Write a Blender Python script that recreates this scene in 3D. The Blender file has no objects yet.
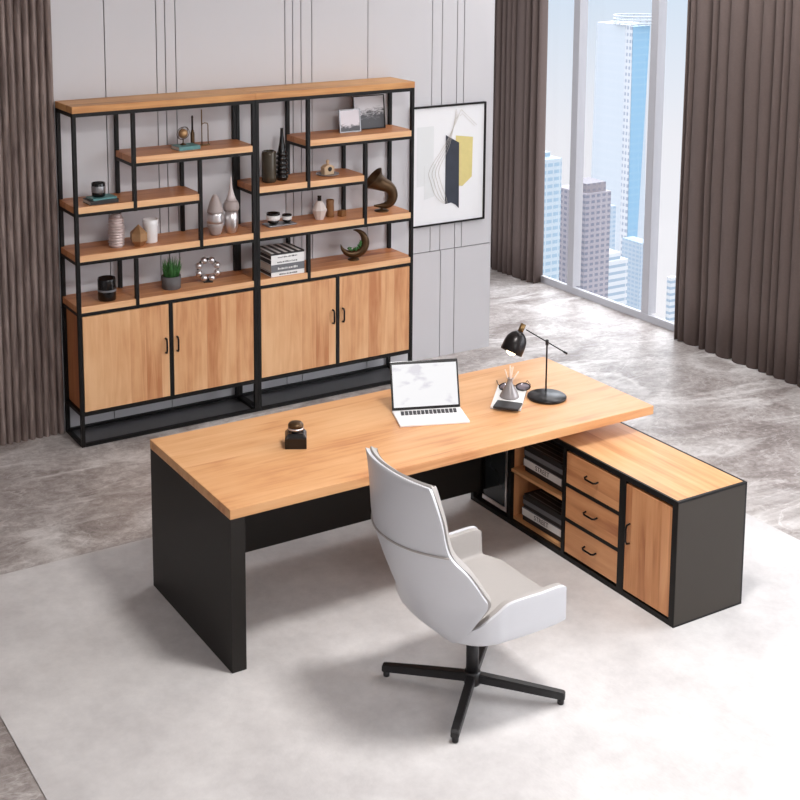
import bpy, bmesh, math, random
from mathutils import Vector, Matrix, noise
random.seed(7)
SC = bpy.context.scene
COL = SC.collection
PI = math.pi

# ------------------------------------------------------------------ materials
def srgb(r, g, b):
    def f(c):
        c /= 255.0
        return c / 12.92 if c <= 0.04045 else ((c + 0.055) / 1.055) ** 2.4
    return (f(r), f(g), f(b), 1.0)

def base_mat(name):
    m = bpy.data.materials.new(name)
    m.use_nodes = True
    nt = m.node_tree
    return m, nt, nt.nodes, nt.links, nt.nodes['Principled BSDF']

def mat(name, col, rough=0.5, metal=0.0, var=0.04, scale=30.0, bump=0.0, spec=0.5, emit=None, estr=0.0):
    m, nt, N, L, P = base_mat(name)
    P.inputs['Roughness'].default_value = rough
    P.inputs['Metallic'].default_value = metal
    P.inputs['Specular IOR Level'].default_value = spec
    tc = N.new('ShaderNodeTexCoord')
    nz = N.new('ShaderNodeTexNoise')
    nz.inputs['Scale'].default_value = scale
    nz.inputs['Detail'].default_value = 4
    L.new(tc.outputs['Object'], nz.inputs['Vector'])
    mx = N.new('ShaderNodeMix'); mx.data_type = 'RGBA'
    c = Vector(col[:3])
    mx.inputs['A'].default_value = (*(c * (1 - var)), 1)
    mx.inputs['B'].default_value = (*(c * (1 + var)), 1)
    L.new(nz.outputs['Fac'], mx.inputs['Factor'])
    L.new(mx.outputs['Result'], P.inputs['Base Color'])
    if bump:
        b = N.new('ShaderNodeBump'); b.inputs['Strength'].default_value = bump
        b.inputs['Distance'].default_value = 0.002
        L.new(nz.outputs['Fac'], b.inputs['Height']); L.new(b.outputs['Normal'], P.inputs['Normal'])
    if emit:
        P.inputs['Emission Color'].default_value = emit
        P.inputs['Emission Strength'].default_value = estr
    return m

def math_node(N, L, op, a, b=None, c=None):
    n = N.new('ShaderNodeMath'); n.operation = op
    for i, v in enumerate((a, b, c)):
        if v is None: continue
        if isinstance(v, (int, float)): n.inputs[i].default_value = v
        else: L.new(v, n.inputs[i])
    return n.outputs[0]

def wood(name, along='x', across='y', stave=0.11, light=(222, 170, 116), mid=(205, 148, 94), dark=(176, 112, 66), seed=0.0, rough=0.42, blotch=0.5):
    """solid beech / butcher block: glued staves running along one axis"""
    m, nt, N, L, P = base_mat(name)
    tc = N.new('ShaderNodeTexCoord'); sp = N.new('ShaderNodeSeparateXYZ')
    L.new(tc.outputs['Object'], sp.inputs[0])
    ax = {'x': sp.outputs[0], 'y': sp.outputs[1], 'z': sp.outputs[2]}
    A, B = ax[along], ax[across]
    C3 = ax[({'x', 'y', 'z'} - {along, across}).pop()]
    s = math_node(N, L, 'FLOOR', math_node(N, L, 'DIVIDE', math_node(N, L, 'ADD', B, 10.0 + seed), stave))
    wn = N.new('ShaderNodeTexWhiteNoise'); wn.noise_dimensions = '1D'
    L.new(math_node(N, L, 'ADD', s, seed * 3.1), wn.inputs['W'])
    off = math_node(N, L, 'MULTIPLY', wn.outputs['Value'], 7.0)
    cv = N.new('ShaderNodeCombineXYZ')
    L.new(math_node(N, L, 'ADD', math_node(N, L, 'MULTIPLY', A, 1.6), off), cv.inputs[0])
    L.new(math_node(N, L, 'ADD', math_node(N, L, 'MULTIPLY', B, 22.0), off), cv.inputs[1])
    L.new(math_node(N, L, 'MULTIPLY', C3, 22.0), cv.inputs[2])
    g = N.new('ShaderNodeTexNoise'); g.inputs['Scale'].default_value = 1.0
    g.inputs['Detail'].default_value = 7; g.inputs['Roughness'].default_value = 0.6; g.inputs['Distortion'].default_value = 0.6
    L.new(cv.outputs[0], g.inputs['Vector'])
    cv2 = N.new('ShaderNodeCombineXYZ')
    L.new(math_node(N, L, 'MULTIPLY', A, 2.2), cv2.inputs[0]); L.new(math_node(N, L, 'ADD', math_node(N, L, 'MULTIPLY', B, 5.0), off), cv2.inputs[1])
    L.new(math_node(N, L, 'MULTIPLY', C3, 5.0), cv2.inputs[2])
    g2 = N.new('ShaderNodeTexNoise'); g2.inputs['Scale'].default_value = 1.0; g2.inputs['Detail'].default_value = 3
    L.new(cv2.outputs[0], g2.inputs['Vector'])
    r1 = N.new('ShaderNodeValToRGB')
    r1.color_ramp.elements[0].position = 0.32; r1.color_ramp.elements[0].color = srgb(*dark)
    r1.color_ramp.elements[1].position = 0.66; r1.color_ramp.elements[1].color = srgb(*light)
    e = r1.color_ramp.elements.new(0.47); e.color = srgb(*mid)
    v = math_node(N, L, 'ADD', math_node(N, L, 'MULTIPLY', g.outputs['Fac'], 0.55),
                  math_node(N, L, 'MULTIPLY', g2.outputs['Fac'], 0.45))
    v = math_node(N, L, 'ADD', v, math_node(N, L, 'MULTIPLY', math_node(N, L, 'SUBTRACT', wn.outputs['Value'], 0.45), 0.16 * blotch * 2))
    L.new(v, r1.inputs['Fac'])
    L.new(r1.outputs['Color'], P.inputs['Base Color'])
    P.inputs['Roughness'].default_value = rough
    P.inputs['Specular IOR Level'].default_value = 0.35
    b = N.new('ShaderNodeBump'); b.inputs['Strength'].default_value = 0.15; b.inputs['Distance'].default_value = 0.001
    L.new(g.outputs['Fac'], b.inputs['Height']); L.new(b.outputs['Normal'], P.inputs['Normal'])
    return m

def marble_floor():
    m, nt, N, L, P = base_mat('marble_floor')
    tc = N.new('ShaderNodeTexCoord')
    def noise_(scale, detail, rough, dist, vec=None):
        n = N.new('ShaderNodeTexNoise'); n.inputs['Scale'].default_value = scale; n.inputs['Detail'].default_value = detail
        n.inputs['Roughness'].default_value = rough; n.inputs['Distortion'].default_value = dist
        L.new(vec or tc.outputs['Object'], n.inputs['Vector']); return n
    mp = N.new('ShaderNodeMapping'); mp.inputs['Rotation'].default_value = (0, 0, 0.35); mp.inputs['Scale'].default_value = (0.85, 1.3, 1)
    L.new(tc.outputs['Object'], mp.inputs['Vector'])
    n0 = noise_(1.9, 14, 0.66, 0.9, mp.outputs[0])
    r = N.new('ShaderNodeValToRGB')
    r.color_ramp.elements[0].position = 0.34; r.color_ramp.elements[0].color = srgb(132, 122, 118)
    r.color_ramp.elements[1].position = 0.68; r.color_ramp.elements[1].color = srgb(206, 200, 197)
    e = r.color_ramp.elements.new(0.50); e.color = srgb(166, 157, 153)
    nf = noise_(22, 6, 0.8, 0.6)
    L.new(math_node(N, L, 'ADD', n0.outputs['Fac'], math_node(N, L, 'MULTIPLY', math_node(N, L, 'SUBTRACT', nf.outputs['Fac'], 0.5), 0.6)), r.inputs['Fac'])
    def vein(scale, width, seed):
        q = N.new('ShaderNodeMapping'); q.inputs['Location'].default_value = (seed, seed * 2, 0); q.inputs['Rotation'].default_value = (0, 0, 0.6); q.inputs['Scale'].default_value = (0.5, 1.5, 1)
        L.new(tc.outputs['Object'], q.inputs['Vector'])
        n = noise_(scale, 7, 0.55, 1.1, q.outputs[0])
        v = math_node(N, L, 'ABSOLUTE', math_node(N, L, 'SUBTRACT', n.outputs['Fac'], 0.5))
        return math_node(N, L, 'SUBTRACT', 1.0, math_node(N, L, 'MINIMUM', math_node(N, L, 'DIVIDE', v, width), 1.0))
    mask = noise_(1.2, 3, 0.5, 0.3)
    mk = math_node(N, L, 'MULTIPLY', math_node(N, L, 'MAXIMUM', math_node(N, L, 'SUBTRACT', mask.outputs['Fac'], 0.42), 0.0), 5.0)
    v1 = math_node(N, L, 'MULTIPLY', math_node(N, L, 'MINIMUM', mk, 1.0), vein(1.0, 0.045, 3.7))
    v2 = math_node(N, L, 'MULTIPLY', vein(2.6, 0.012, 8.1), 0.35)
    vv = math_node(N, L, 'MINIMUM', math_node(N, L, 'ADD', math_node(N, L, 'MULTIPLY', v1, 0.85), v2), 0.85)
    mx = N.new('ShaderNodeMix'); mx.data_type = 'RGBA'
    L.new(vv, mx.inputs['Factor']); L.new(r.outputs['Color'], mx.inputs['A']); mx.inputs['B'].default_value = srgb(222, 217, 214)
    L.new(mx.outputs['Result'], P.inputs['Base Color'])
    P.inputs['Roughness'].default_value = 0.42
    P.inputs['Specular IOR Level'].default_value = 0.32
    return m

def rug_mat():
    m, nt, N, L, P = base_mat('rug_weave')
    tc = N.new('ShaderNodeTexCoord')
    a = N.new('ShaderNodeTexNoise'); a.inputs['Scale'].default_value = 1.4; a.inputs['Detail'].default_value = 12; a.inputs['Roughness'].default_value = 0.74
    L.new(tc.outputs['Object'], a.inputs['Vector'])
    r = N.new('ShaderNodeValToRGB')
    r.color_ramp.elements[0].position = 0.3; r.color_ramp.elements[0].color = srgb(186, 181, 180)
    r.color_ramp.elements[1].position = 0.7; r.color_ramp.elements[1].color = srgb(226, 222, 220)
    L.new(a.outputs['Fac'], r.inputs['Fac'])
    L.new(r.outputs['Color'], P.inputs['Base Color'])
    P.inputs['Roughness'].default_value = 0.85
    P.inputs['Specular IOR Level'].default_value = 0.2
    f = N.new('ShaderNodeTexNoise'); f.inputs['Scale'].default_value = 90; f.inputs['Detail'].default_value = 3
    L.new(tc.outputs['Object'], f.inputs['Vector'])
    b = N.new('ShaderNodeBump'); b.inputs['Strength'].default_value = 0.25; b.inputs['Distance'].default_value = 0.002
    L.new(f.outputs['Fac'], b.inputs['Height']); L.new(b.outputs['Normal'], P.inputs['Normal'])
    return m

def slat_wood():
    m, nt, N, L, P = base_mat('fluted_dark_wood')
    tc = N.new('ShaderNodeTexCoord'); mp = N.new('ShaderNodeMapping'); mp.inputs['Scale'].default_value = (14, 14, 1.6)
    L.new(tc.outputs['Object'], mp.inputs['Vector'])
    n = N.new('ShaderNodeTexNoise'); n.inputs['Scale'].default_value = 2.2; n.inputs['Detail'].default_value = 7; n.inputs['Distortion'].default_value = 0.8
    L.new(mp.outputs[0], n.inputs['Vector'])
    r = N.new('ShaderNodeValToRGB')
    r.color_ramp.elements[0].position = 0.3; r.color_ramp.elements[0].color = srgb(98, 82, 77)
    r.color_ramp.elements[1].position = 0.72; r.color_ramp.elements[1].color = srgb(158, 141, 134)
    L.new(n.outputs['Fac'], r.inputs['Fac']); L.new(r.outputs['Color'], P.inputs['Base Color'])
    P.inputs['Roughness'].default_value = 0.6
    return m

def glass_mat():
    m = bpy.data.materials.new('window_glass'); m.use_nodes = True
    nt = m.node_tree; N, L = nt.nodes, nt.links
    N.remove(N['Principled BSDF'])
    t = N.new('ShaderNodeBsdfTransparent'); t.inputs[0].default_value = (0.995, 0.998, 1.0, 1)
    g = N.new('ShaderNodeBsdfGlossy'); g.inputs['Roughness'].default_value = 0.02
    mx = N.new('ShaderNodeMixShader'); mx.inputs[0].default_value = 0.025
    L.new(t.outputs[0], mx.inputs[1]); L.new(g.outputs[0], mx.inputs[2])
    L.new(mx.outputs[0], N['Material Output'].inputs[0])
    return m

def facade(name, wall, glass, floor_h=3.6, bay=2.4, rough=0.5, gw=0.6, gh=0.55):
    """office facade: rows of windows, by object coordinates"""
    m, nt, N, L, P = base_mat(name)
    tc = N.new('ShaderNodeTexCoord'); sp = N.new('ShaderNodeSeparateXYZ'); L.new(tc.outputs['Object'], sp.inputs[0])
    h = math_node(N, L, 'FRACT', math_node(N, L, 'DIVIDE', math_node(N, L, 'ADD', sp.outputs[2], 900.0), floor_h))
    w = math_node(N, L, 'FRACT', math_node(N, L, 'DIVIDE', math_node(N, L, 'ADD', math_node(N, L, 'ADD', sp.outputs[0], sp.outputs[1]), 900.0), bay))
    k = math_node(N, L, 'MULTIPLY', math_node(N, L, 'LESS_THAN', h, gh), math_node(N, L, 'LESS_THAN', w, gw))
    mx = N.new('ShaderNodeMix'); mx.data_type = 'RGBA'
    L.new(k, mx.inputs['Factor']); mx.inputs['A'].default_value = tuple(c * .42 for c in srgb(*wall)[:3]) + (1,); mx.inputs['B'].default_value = tuple(c * .42 for c in srgb(*glass)[:3]) + (1,)
    L.new(mx.outputs['Result'], P.inputs['Base Color'])
    P.inputs['Roughness'].default_value = rough
    return m

def photo_mat(name, sky=(225, 222, 228), dark=(70, 68, 72), lift=0.5, scale=9.0, ax='z'):
    """monochrome landscape print: pale sky, dark rough ridge low down (object coords, height 0..1 given by lift)"""
    m, nt, N, L, P = base_mat(name)
    tc = N.new('ShaderNodeTexCoord'); sp = N.new('ShaderNodeSeparateXYZ'); L.new(tc.outputs['Object'], sp.inputs[0])
    mp = N.new('ShaderNodeMapping'); mp.inputs['Rotation'].default_value = (0, 0.8, 0); mp.inputs['Scale'].default_value = (1, 1, 2.4)
    L.new(tc.outputs['Object'], mp.inputs['Vector'])
    n = N.new('ShaderNodeTexNoise'); n.inputs['Scale'].default_value = scale; n.inputs['Detail'].default_value = 10; n.inputs['Roughness'].default_value = 0.8; n.inputs['Distortion'].default_value = 1.0
    L.new(mp.outputs[0], n.inputs['Vector'])
    v = math_node(N, L, 'SUBTRACT', math_node(N, L, 'DIVIDE', sp.outputs[2], lift), math_node(N, L, 'MULTIPLY', n.outputs['Fac'], 1.6))
    r = N.new('ShaderNodeValToRGB')
    r.color_ramp.elements[0].position = 0.0; r.color_ramp.elements[0].color = srgb(*dark)
    r.color_ramp.elements[1].position = 0.28; r.color_ramp.elements[1].color = srgb(*sky)
    L.new(math_node(N, L, 'ADD', v, 0.35), r.inputs['Fac'])
    L.new(r.outputs['Color'], P.inputs['Base Color']); P.inputs['Roughness'].default_value = 0.35
    return m

M = {}
M['wall'] = mat('painted_wall_panel', srgb(206, 204, 207), 0.45, var=0.015, scale=2.0)
M['groove'] = mat('groove_shadow_gap', srgb(90, 88, 90), 0.7)
M['ceiling'] = mat('ceiling_paint', srgb(228, 227, 225), 0.8, var=0.01)
M['floor'] = marble_floor()
M['rug'] = rug_mat()
M['slat'] = slat_wood()
M['glass'] = glass_mat()
M['alu'] = mat('window_aluminium', srgb(168, 166, 170), 0.45, 0.1, var=0.02)
M['curtain'] = mat('curtain_cloth', srgb(106, 93, 89), 0.9, var=0.07, scale=60, bump=0.3, spec=0.1)
M['black'] = mat('black_powder_coat', srgb(16, 13, 12), 0.5, spec=0.3, var=0.05)
M['blackp'] = mat('black_brown_panel', srgb(33, 29, 26), 0.5, spec=0.3, var=0.03, scale=4)
M['endp'] = mat('grey_brown_panel', srgb(58, 52, 46), 0.5, spec=0.3, var=0.03, scale=4)
M['base_dark'] = mat('dark_grey_base', srgb(88, 86, 88), 0.28, var=0.05, scale=5)
M['w_shelf_lit'] = wood('beech_shelf_lit_edge', 'x', 'z', 0.12, (240, 194, 148), (228, 176, 130), (206, 146, 102), 2.2, 0.42, 0.3)  # paler wood: the light on the shelf fronts is put into the colour
M['handle'] = mat('black_handle_metal', srgb(24, 20, 19), 0.3, 0.5)
M['w_top'] = wood('beech_desktop', 'x', 'y', 0.15, (226, 176, 128), (214, 158, 108), (188, 124, 80), 0.3, 0.38, 0.35)
M['w_shelf_shaded'] = wood('beech_shelf_shaded', 'x', 'y', 0.12, (216, 154, 106), (196, 130, 84), (160, 96, 60), 1.7, 0.42, 0.5)  # darker and redder: shade on the shelf tops is put into the colour
M['w_cap'] = wood('beech_cap_board', 'x', 'y', 0.15, (222, 170, 112), (208, 152, 96), (184, 124, 76), 4.3, 0.45, 0.4)
M['w_door'] = wood('beech_door', 'z', 'x', 0.105, (232, 184, 138), (216, 160, 114), (190, 126, 84), 0.9, 0.42, 0.8)
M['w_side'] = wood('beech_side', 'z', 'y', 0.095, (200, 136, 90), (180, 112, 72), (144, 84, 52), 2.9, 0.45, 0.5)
M['w_drawer'] = wood('beech_drawer', 'y', 'z', 0.06, (220, 162, 116), (202, 140, 94), (166, 104, 68), 3.7, 0.42, 0.45)
M['w_ctop'] = wood('beech_cabinet_top', 'y', 'x', 0.06, (230, 180, 130), (214, 158, 108), (188, 126, 82), 5.1, 0.4, 0.3)
M['w_cdoor'] = wood('beech_cabinet_door', 'z', 'y', 0.05, (220, 162, 116), (202, 140, 94), (168, 106, 68), 6.7, 0.42, 0.4)
M['chair_out'] = mat('white_leather', srgb(208, 208, 212), 0.36, var=0.01, scale=40, bump=0.05)
M['chair_in'] = mat('pale_grey_leather', srgb(168, 162, 158), 0.55, var=0.02, scale=40, bump=0.08)
M['chair_base'] = mat('chair_base_black', srgb(34, 32, 33), 0.35, 0.1)
M['white'] = mat('white_plastic', srgb(238, 236, 236), 0.4, var=0.01)
M['paper'] = mat('white_paper', srgb(236, 234, 232), 0.7, var=0.02)
M['page'] = mat('book_pages', srgb(214, 208, 200), 0.8, var=0.06, scale=200)
M['silver'] = mat('polished_silver', srgb(225, 220, 220), 0.3, 0.9, var=0.01)
M['steel'] = mat('brushed_steel', srgb(150, 148, 150), 0.35, 0.8)
M['gold'] = mat('old_gold', srgb(190, 152, 110), 0.4, 0.6, var=0.08)
M['brass'] = mat('aged_brass', srgb(122, 96, 62), 0.4, 0.8, var=0.12)
M['bronze'] = mat('dark_bronze', srgb(84, 62, 40), 0.35, 0.7, var=0.3, scale=18)
M['teal'] = mat('teal_cover', srgb(92, 142, 142), 0.45, var=0.45, scale=45)
M['ink'] = mat('black_gloss', srgb(18, 15, 15), 0.18)
M['dark'] = mat('dark_cover', srgb(38, 34, 34), 0.5)
M['greyc'] = mat('grey_cover', srgb(112, 112, 116), 0.5, var=0.15, scale=40)
M['taupe'] = mat('taupe_ceramic', srgb(168, 154, 150), 0.5, var=0.03)
M['pinkw'] = mat('rose_white_ceramic', srgb(216, 202, 200), 0.35, var=0.02)
M['rosemetal'] = mat('rose_silver_glaze', srgb(206, 188, 184), 0.28, 0.35, var=0.03)
M['bone'] = mat('bone_ceramic', srgb(222, 210, 204), 0.45, var=0.03)
M['smoke'] = mat('smoky_glass', srgb(78, 70, 58), 0.12, 0.3, var=0.25, scale=14)
M['pot'] = mat('grey_stone_pot', srgb(96, 92, 92), 0.7, var=0.05)
M['leaf'] = mat('grass_leaf', srgb(72, 128, 66), 0.55, var=0.3, scale=50)
M['soil'] = mat('dark_soil', srgb(52, 40, 32), 0.9)
M['bronzegold'] = mat('bronze_gold', srgb(176, 136, 98), 0.4, 0.6, var=0.08)
M['amber'] = mat('carved_brown_wood', srgb(134, 92, 54), 0.5, var=0.25, scale=40)
M['pale_tan'] = mat('pale_tan_ceramic', srgb(206, 176, 142), 0.45, var=0.05)
M['shadeb'] = mat('lamp_black', srgb(34, 30, 30), 0.28, 0.5)
M['bulb'] = mat('warm_bulb', srgb(255, 236, 210), 0.4, emit=srgb(255, 226, 190), estr=3.0)
M['card'] = mat('black_leather', srgb(36, 34, 36), 0.5)
M['grglass'] = mat('grey_glass', srgb(148, 142, 142), 0.15, 0.2, var=0.08, scale=30)
M['reed'] = mat('reed_stick', srgb(240, 214, 196), 0.7)
M['lens'] = mat('spectacle_lens', srgb(150, 140, 148), 0.1, 0.2)
M['keys'] = mat('black_keys', srgb(40, 38, 42), 0.5)
M['art'] = mat('art_paper', srgb(240, 240, 242), 0.5, var=0.008)
M['art_navy'] = mat('navy_ink', srgb(52, 56, 68), 0.5, var=0.3, scale=12)
M['art_ochre'] = mat('ochre_ink', srgb(222, 206, 138), 0.5, var=0.08, scale=30)
M['art_grey'] = mat('pale_grey_wash', srgb(229, 231, 232), 0.5, var=0.01)
M['art_line'] = mat('beige_line', srgb(204, 196, 186), 0.5)
M['photoA'] = photo_mat('mountain_print_small', (226, 220, 226), (74, 72, 76), 0.075, 22.0)
M['photoB'] = photo_mat('mountain_print_large', (206, 204, 208), (60, 58, 62), 0.20, 16.0)
M['pc_glass'] = mat('tinted_pc_panel', srgb(46, 50, 52), 0.1, 0.2, var=0.1, scale=3)

# ------------------------------------------------------------------ mesh helpers
def box(bm, x0, x1, y0, y1, z0, z1, bev=0.0, seg=2):
    vs = [bm.verts.new((x, y, z)) for x in (x0, x1) for y in (y0, y1) for z in (z0, z1)]
    idx = [(0, 1, 3, 2), (4, 6, 7, 5), (0, 4, 5, 1), (2, 3, 7, 6), (0, 2, 6, 4), (1, 5, 7, 3)]
    fs = [bm.faces.new([vs[i] for i in q]) for q in idx]
    if bev:
        es = list({e for f in fs for e in f.edges})
        bmesh.ops.bevel(bm, geom=es, offset=bev, segments=seg, profile=0.5, affect='EDGES')
    return bm

def B(*a, **k):
    bm = bmesh.new(); box(bm, *a, **k); return bm

def lathe(bm, prof, cx=0, cy=0, z0=0, seg=32, mtx=None):
    rings = []
    for r, z in prof:
        if r < 1e-6:
            rings.append([bm.verts.new((cx, cy, z0 + z))])
        else:
            rings.append([bm.verts.new((cx + r * math.cos(2 * PI * i / seg), cy + r * math.sin(2 * PI * i / seg), z0 + z)) for i in range(seg)])
    fs = []
    for a, b in zip(rings, rings[1:]):
        for i in range(seg):
            j = (i + 1) % seg
            if len(a) == 1 and len(b) == 1: continue
            if len(a) == 1: fs.append(bm.faces.new((a[0], b[j], b[i])))
            elif len(b) == 1: fs.append(bm.faces.new((a[i], a[j], b[0])))
            else: fs.append(bm.faces.new((a[i], a[j], b[j], b[i])))
    if len(rings[0]) > 1: bm.faces.new(list(reversed(rings[0])))
    if len(rings[-1]) > 1: bm.faces.new(rings[-1])
    for f in fs: f.smooth = True
    if mtx is not None:
        bmesh.ops.transform(bm, matrix=mtx, verts=[v for r in rings for v in r])
    return bm

def tube(bm, pts, r, seg=10, closed=False, caps=True):
    pts = [Vector(p) for p in pts]; n = len(pts)
    rs = r if isinstance(r, (list, tuple)) else [r] * n
    rings = []; up = None
    for i, p in enumerate(pts):
        if closed: t = pts[(i + 1) % n] - pts[(i - 1) % n]
        else: t = pts[min(i + 1, n - 1)] - pts[max(i - 1, 0)]
        t.normalize()
        if up is None:
            up = Vector((0, 0, 1)) if abs(t.z) < 0.9 else Vector((1, 0, 0))
        s = t.cross(up).normalized(); up = s.cross(t).normalized()
        rings.append([bm.verts.new(p + s * rs[i] * math.cos(2 * PI * k / seg) + up * rs[i] * math.sin(2 * PI * k / seg)) for k in range(seg)])
    m = n if closed else n - 1
    for i in range(m):
        a, b = rings[i], rings[(i + 1) % n]
        for k in range(seg):
            f = bm.faces.new((a[k], a[(k + 1) % seg], b[(k + 1) % seg], b[k])); f.smooth = True
    if not closed and caps:
        bm.faces.new(list(reversed(rings[0]))); bm.faces.new(rings[-1])
    return bm

def prism(bm, poly, y0, y1, plane='xz'):
    """extrude a 2D polygon"""
    def v(a, b, c):
        return {'xz': (a, c, b), 'yz': (c, a, b), 'xy': (a, b, c)}[plane]
    A = [bm.verts.new(v(a, b, y0)) for a, b in poly]; Bv = [bm.verts.new(v(a, b, y1)) for a, b in poly]
    bm.faces.new(A); bm.faces.new(list(reversed(Bv)))
    n = len(poly)
    for i in range(n):
        bm.faces.new((A[i], Bv[i], Bv[(i + 1) % n], A[(i + 1) % n]))
    return bm

def link(name, bm, m, parent=None, loc=None):
    """bm in coordinates of its parent's (top-level) frame"""
    bmesh.ops.recalc_face_normals(bm, faces=bm.faces)
    me = bpy.data.meshes.new(name); bm.to_mesh(me); bm.free()
    me.materials.append(M[m] if isinstance(m, str) else m)
    o = bpy.data.objects.new(name, me); COL.objects.link(o)
    if parent: o.parent = parent
    if loc: o.location = loc
    return o

def thing(name, label, cat, loc=(0, 0, 0), rz=0.0, group=None):
    o = bpy.data.objects.new(name, None); COL.objects.link(o)
    o.location = loc; o.rotation_euler = (0, 0, rz); o.empty_display_size = 0.1
    o['label'] = label; o['category'] = cat
    if group: o['group'] = group
    return o

def tag(o, label, cat, group=None):
    o['label'] = label; o['category'] = cat
    if group: o['group'] = group
    return o

def struct(name, bm, m, parent=None):
    o = link(name, bm, m, parent)
    if not parent: o['kind'] = 'structure'
    return o

def copy_tree(o, parent=None):
    c = o.copy(); COL.objects.link(c)
    c.parent = parent
    for ch in list(o.children): copy_tree(ch, c)
    return c

def letters(text, size, m, parent, mtx, name='lettering'):
    cu = bpy.data.curves.new(name, 'FONT'); cu.body = text; cu.size = size; cu.extrude = 0.0003; cu.align_x = 'CENTER'; cu.align_y = 'CENTER'
    t = bpy.data.objects.new(name, cu); COL.objects.link(t)
    bpy.context.view_layer.update()
    me = bpy.data.meshes.new_from_object(t.evaluated_get(bpy.context.evaluated_depsgraph_get()))
    bpy.data.objects.remove(t); bpy.data.curves.remove(cu)
    me.transform(mtx); me.materials.clear(); me.materials.append(M[m])
    o = bpy.data.objects.new(name, me); COL.objects.link(o); o.parent = parent
    return o

# ------------------------------------------------------------------ the room
XL, XR, YF, YB, H = -4.6, 5.15, -6.6, 5.25, 3.9
FZ = -0.012           # finished floor level
WY = 3.041            # face of the panelled wall
WX = 3.638            # its free end
struct('floor', B(XL - .2, XR + .02, YF - .2, YB + .2, FZ - .12, FZ), 'floor')
struct('ceiling', B(XL - .2, XR + .35, YF - .2, YB + .2, H, H + .12), 'ceiling')
struct('wall_left', B(XL - .15, XL, YF, YB, FZ, H), 'wall')
struct('wall_front', B(XL - .15, XR + .2, YF - .15, YF, FZ, H), 'wall')
struct('wall_far', B(WX, XR + .2, YB, YB + .15, FZ, H), 'wall')

# panelled wall: a backing slab plus raised panels with 7 mm shadow gaps between them
bm = bmesh.new()
box(bm, XL, WX - .002, WY + .012, WY + .35, FZ, H)
wall_core = struct('wall_back', bm, 'groove')
up = [-3.6, -2.6, -1.6, -0.6, 0.612, 0.959, 1.020, 1.092, 1.889, 1.948, 2.012, 2.096, 2.545, 3.088, 3.175, 3.308, 3.37]
lo = [-3.6, -2.6, -1.6, -0.6, 0.612, 1.020, 1.889, 2.012, 2.545, 3.183, 3.311]
g = 0.0035; HZ = 0.808
bm = bmesh.new()
for xs, za, zb in ((up, HZ + g, H), (lo, FZ, HZ - g)):
    e = [XL] + xs + [WX]
    for i in range(len(e) - 1):
        a = e[i] + (g if i else 0); b = e[i + 1] - (g if i < len(e) - 2 else 0)
        box(bm, a, b, WY, WY + .0118, za, zb)
link('wall_panels', bm, 'wall', wall_core)
box_end = struct('trim_1', B(WX - .001, WX + .006, WY, WY + .35, FZ, H), 'wall')

# fluted timber wall cladding left of the shelving
bm = bmesh.new()
fx0, fx1, pitch = XL + .01, 0.272, 0.0475
n = int((fx1 - fx0) / pitch)
prof = []
for i in range(n):
    a = fx1 - (n - i) * pitch
    prof.append((a + .0035, WY - .006))
    for k in range(7):
        t = k / 6.0
        prof.append((a + .0035 + (pitch - .007) * t, WY - .012 - .026 * math.sin(PI * t) ** 0.6 if 0 < t < 1 else WY - .014))
    prof.append((a + pitch - .0035, WY - .006))
prof = [(fx0, WY - .0005)] + prof + [(fx1, WY - .0005)]
A = [bm.verts.new((x, y, FZ)) for x, y in prof]; Bt = [bm.verts.new((x, y, H)) for x, y in prof]
for i in range(len(prof) - 1):
    bm.faces.new((A[i], A[i + 1], Bt[i + 1], Bt[i]))
bm.faces.new((A[0], Bt[0], Bt[-1], A[-1]))
struct('trim_2', bm, 'slat')

# window wall on the right: sill, head, mullions, panes
win = bpy.data.objects.new('window_1', None); COL.objects.link(win); win['kind'] = 'structure'
struct('window_sill', B(XR - .02, XR + .018, YF, YB, FZ, 0.05, bev=.004), 'alu', win)
struct('window_head', B(XR - .02, XR + .06, YF, YB, H - .1, H, bev=.004), 'alu', win)
ms = [4.80 - .935 * k for k in range(0, 13)]
for y in ms:
    struct('window_mullion', B(XR - .02, XR + .07, y - .040, y + .040, 0.05, H - .1, bev=.004), 'alu', win)
for i in range(len(ms) - 1):
    struct('window_pane', B(XR - .004, XR + .004, ms[i + 1] + .04, ms[i] - .04, 0.048, H - .098), 'glass', win)

# rug
o = link('rug', B(-0.96, 3.1416, -3.6, 1.38, FZ, FZ + .005, bev=.0015), 'rug'); tag(o, 'large pale grey rug under the desk and the chair', 'rug')
RZ = FZ + .005

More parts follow.
